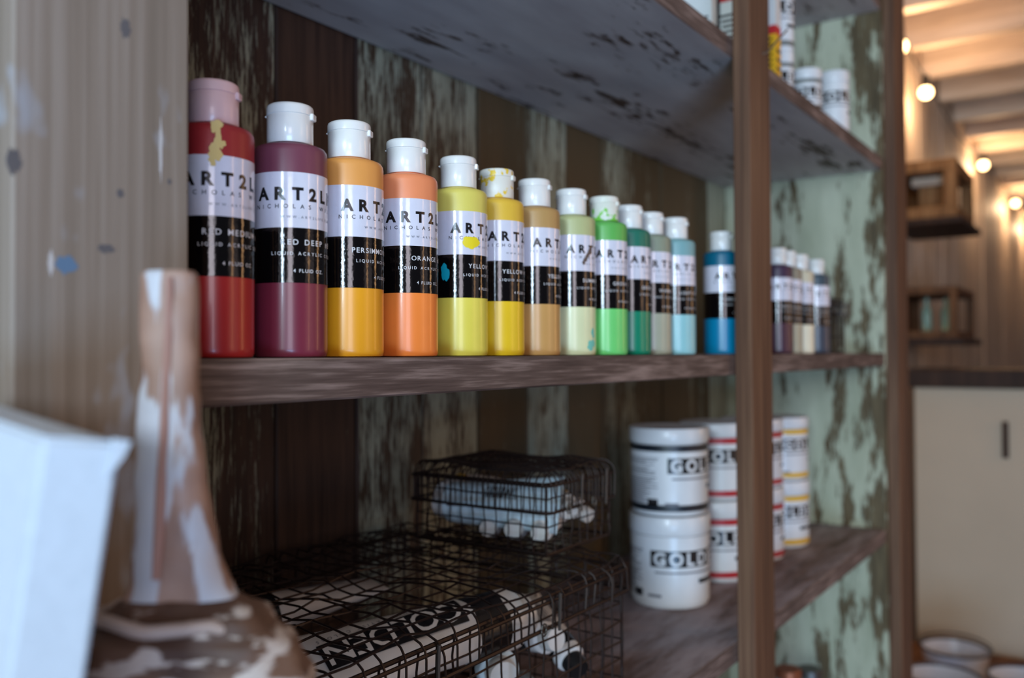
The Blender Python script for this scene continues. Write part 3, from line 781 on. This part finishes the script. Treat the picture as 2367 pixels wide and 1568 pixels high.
GL = NT('green bottle glass'); GL.set('Base Color', lin((190,224,204))); GL.set('Roughness', .1); GL.set('Transmission Weight', .6); GL.set('IOR', 1.4)
for k, (du, wd, lb) in enumerate(((0, .016, 'pale green glass bottle in the lower wall box'), (.07, .018, 'grey glass bottle right of the pale green one in the lower wall box'))):
    t = thing('glass_bottle', lb, 'bottle', (p2.x+.09+.05*k, p2.y+.11-.055*k, q2_.z+.027), 0, 'glass bottles in the wall box')
    b = bmesh.new(); lathe(b, [(wd*.9, 0), (wd, .003), (wd, .07), (wd*.5, .09), (wd*.4, .115), (wd*.45, .118)], 24); obj('glass', b, GL.m, t, True)
    b = bmesh.new(); lathe(b, [(wd*.46, .118), (wd*.46, .128)], 16); obj('stopper', b, DARKW, t, True)
t = basket('dark wire basket standing on the white cupboard top', 3.05, 3.27, .02, .22, H0-.0485, H0+.020, .03, .002, .012, 20, .0022, group='dark wire cages')
# table and pails
zt_ = H0-.90
tb = thing('low_table', 'low brown wooden table carrying the enamel pails', 'table', (2.4, 0, 0))
b = bmesh.new(); box(b, 1.85, 3.0, -.9, .60, zt_-.04, zt_, .003); obj('table_top', b, TABLEW, tb)
for sx in (1.9, 2.9):
    for sy in (-.85, .5):
        b = bmesh.new(); box(b, sx, sx+.05, sy, sy+.05, 0, zt_-.04, .002); obj('leg', b, TABLEW, tb)
rebase(tb)
ENAM = plain('white enamel', (206,206,214), rough=.25, coat=.5); RIMM = plain('dark enamel rim', (52,50,58), rough=.3)
def pail(u, v, Z, r, label, handle=True):
    c = at(u, v, Z); h = c.z-zt_
    t = thing('enamel_pail', label, 'pail', (c.x, c.y, zt_+.0003), 0, 'white enamel pails on the low table')
    b = bmesh.new(); lathe(b, [(r*.72, 0), (r*.74, .002), (r*.97, h-.004), (r*.95, h-.004), (r*.71, .006), (r*.05, .005)], 48, cap1=True); obj('body', b, ENAM, t, True)
    b = bmesh.new(); n = 48; pts = [(r*.97*math.cos(2*PI*i/n), r*.97*math.sin(2*PI*i/n), h-.002) for i in range(n+1)]; tube(b, pts, .0035, 8); obj('rim', b, RIMM, t, True)
    if handle:
        b = bmesh.new(); a0 = math.atan2(c.y, c.x)
        pts = []
        for k in range(13):
            q = PI*k/12; lx = math.cos(q)*r*1.02; ly = math.sin(q)*r*.95
            pts.append((-math.sin(a0)*lx+math.cos(a0)*ly, math.cos(a0)*lx+math.sin(a0)*ly, h+.002+.012*math.sin(q)))
        tube(b, pts, .0022, 6); obj('handle', b, RIMM, t, True)
pail(2208, 1497, 2.36, .086, 'white enamel pail with dark rim and handle, rear one of the pails')
pail(2180, 1562, 1.99, .084, 'white enamel pail in front of the rear one, lowest at the frame edge', False)
pail(2378, 1566, 2.02, .086, 'white enamel pail cut by the lower right corner', False)
# glass jars below the lower shelf
GLC = NT('clear jar glass'); GLC.set('Base Color', lin((190,205,214))); GLC.set('Roughness', .08); GLC.set('Transmission Weight', .8); GLC.set('IOR', 1.3)
for u, Z, lb in ((1822, 1.36, 'clear glass jar with copper lid at the bottom edge of the right bay'), (1872, 1.44, 'clear glass jar with silver lid at the bottom edge of the right bay')):
    c = at(u, 1546, Z); h = c.z-Z_BOT
    t = thing('glass_jar', lb, 'jar', (c.x, c.y, Z_BOT+.0003), 0, 'glass jars on the bottom shelf')
    b = bmesh.new(); lathe(b, [(.022, 0), (.024, .003), (.024, h-.03), (.018, h-.018), (.018, h-.012)], 28); obj('glass', b, GLC.m, t, True)
    b = bmesh.new(); lathe(b, [(.0195, h-.013), (.0195, h-.001), (.0185, h)], 28); obj('lid', b, STEEL if Z > 1.4 else plain('copper lid', (180,110,80), rough=.4, metal=.7), t, True)
# string lights
sl = thing('string_lights', 'string of glowing warm bulbs hanging along the far wall', 'string lights', (3, .6, H0+1.0))
GLOW = bpy.data.materials.new('bulb glow'); GLOW.use_nodes = True; nt = GLOW.node_tree; nt.nodes.clear()
em = nt.nodes.new('ShaderNodeEmission'); em.inputs[0].default_value = (1, .62, .28, 1); em.inputs[1].default_value = 14
out = nt.nodes.new('ShaderNodeOutputMaterial'); nt.links.new(em.outputs[0], out.inputs[0])
base = Vector(sl.location)
bl = [(2081, 108, 3.02), (2140, 214, 3.42), (2273, 382, 4.85), (2347, 470, 6.2)]
pts3 = [at(u, v, Z) for u, v, Z in bl]
pts3 = [at(2000, 10, 2.62)] + pts3 + [pts3[-1]+Vector((1.3, 0, 0))]
for i, p in enumerate(pts3):
    q = p-base
    b = bmesh.new(); bmesh.ops.create_uvsphere(b, u_segments=20, v_segments=14, radius=.024, matrix=Matrix.Translation(q)); obj('bulb', b, GLOW, sl, True)
    b = bmesh.new(); tube(b, [q+Vector((0, 0, .018)), q+Vector((0, 0, .065))], .014, 12); obj('socket', b, BLACKP, sl, True)
    l = bpy.data.lights.new('bulb_light', 'POINT'); l.energy = (1.0, 3.0, 4.5, 8, 9, 9)[i]; l.color = (1, .64, .36); l.shadow_soft_size = .03
    o = bpy.data.objects.new('bulb_light', l); COL.objects.link(o); o.parent = sl; o.location = q+Vector((0, -.045, -.02))
cab_pts = []
tops = [p-base+Vector((0, 0, .065)) for p in pts3]
for i in range(len(tops)-1):
    for k in range(10):
        s = k/10; cab_pts.append(tops[i].lerp(tops[i+1], s)-Vector((0, 0, .08*4*s*(1-s)*(tops[i+1]-tops[i]).length/2)))
cab_pts.append(tops[-1])
b = bmesh.new(); tube(b, cab_pts, .004, 6); obj('cable', b, BLACKP, sl, True)
# bent nail on the middle post
p = Vector((1.005, .335, H0+.352))
nl = thing('bent_wire_nail', 'thin grey wire nail bent out of the middle post near the top', 'nail', p)
b = bmesh.new(); tube(b, [(0-.02, .004, -.012), (-.012, -.004, -.008), (.004, -.012, .010), (.018, -.018, .024)], .0011, 8); obj('shank', b, STEEL, nl, True)
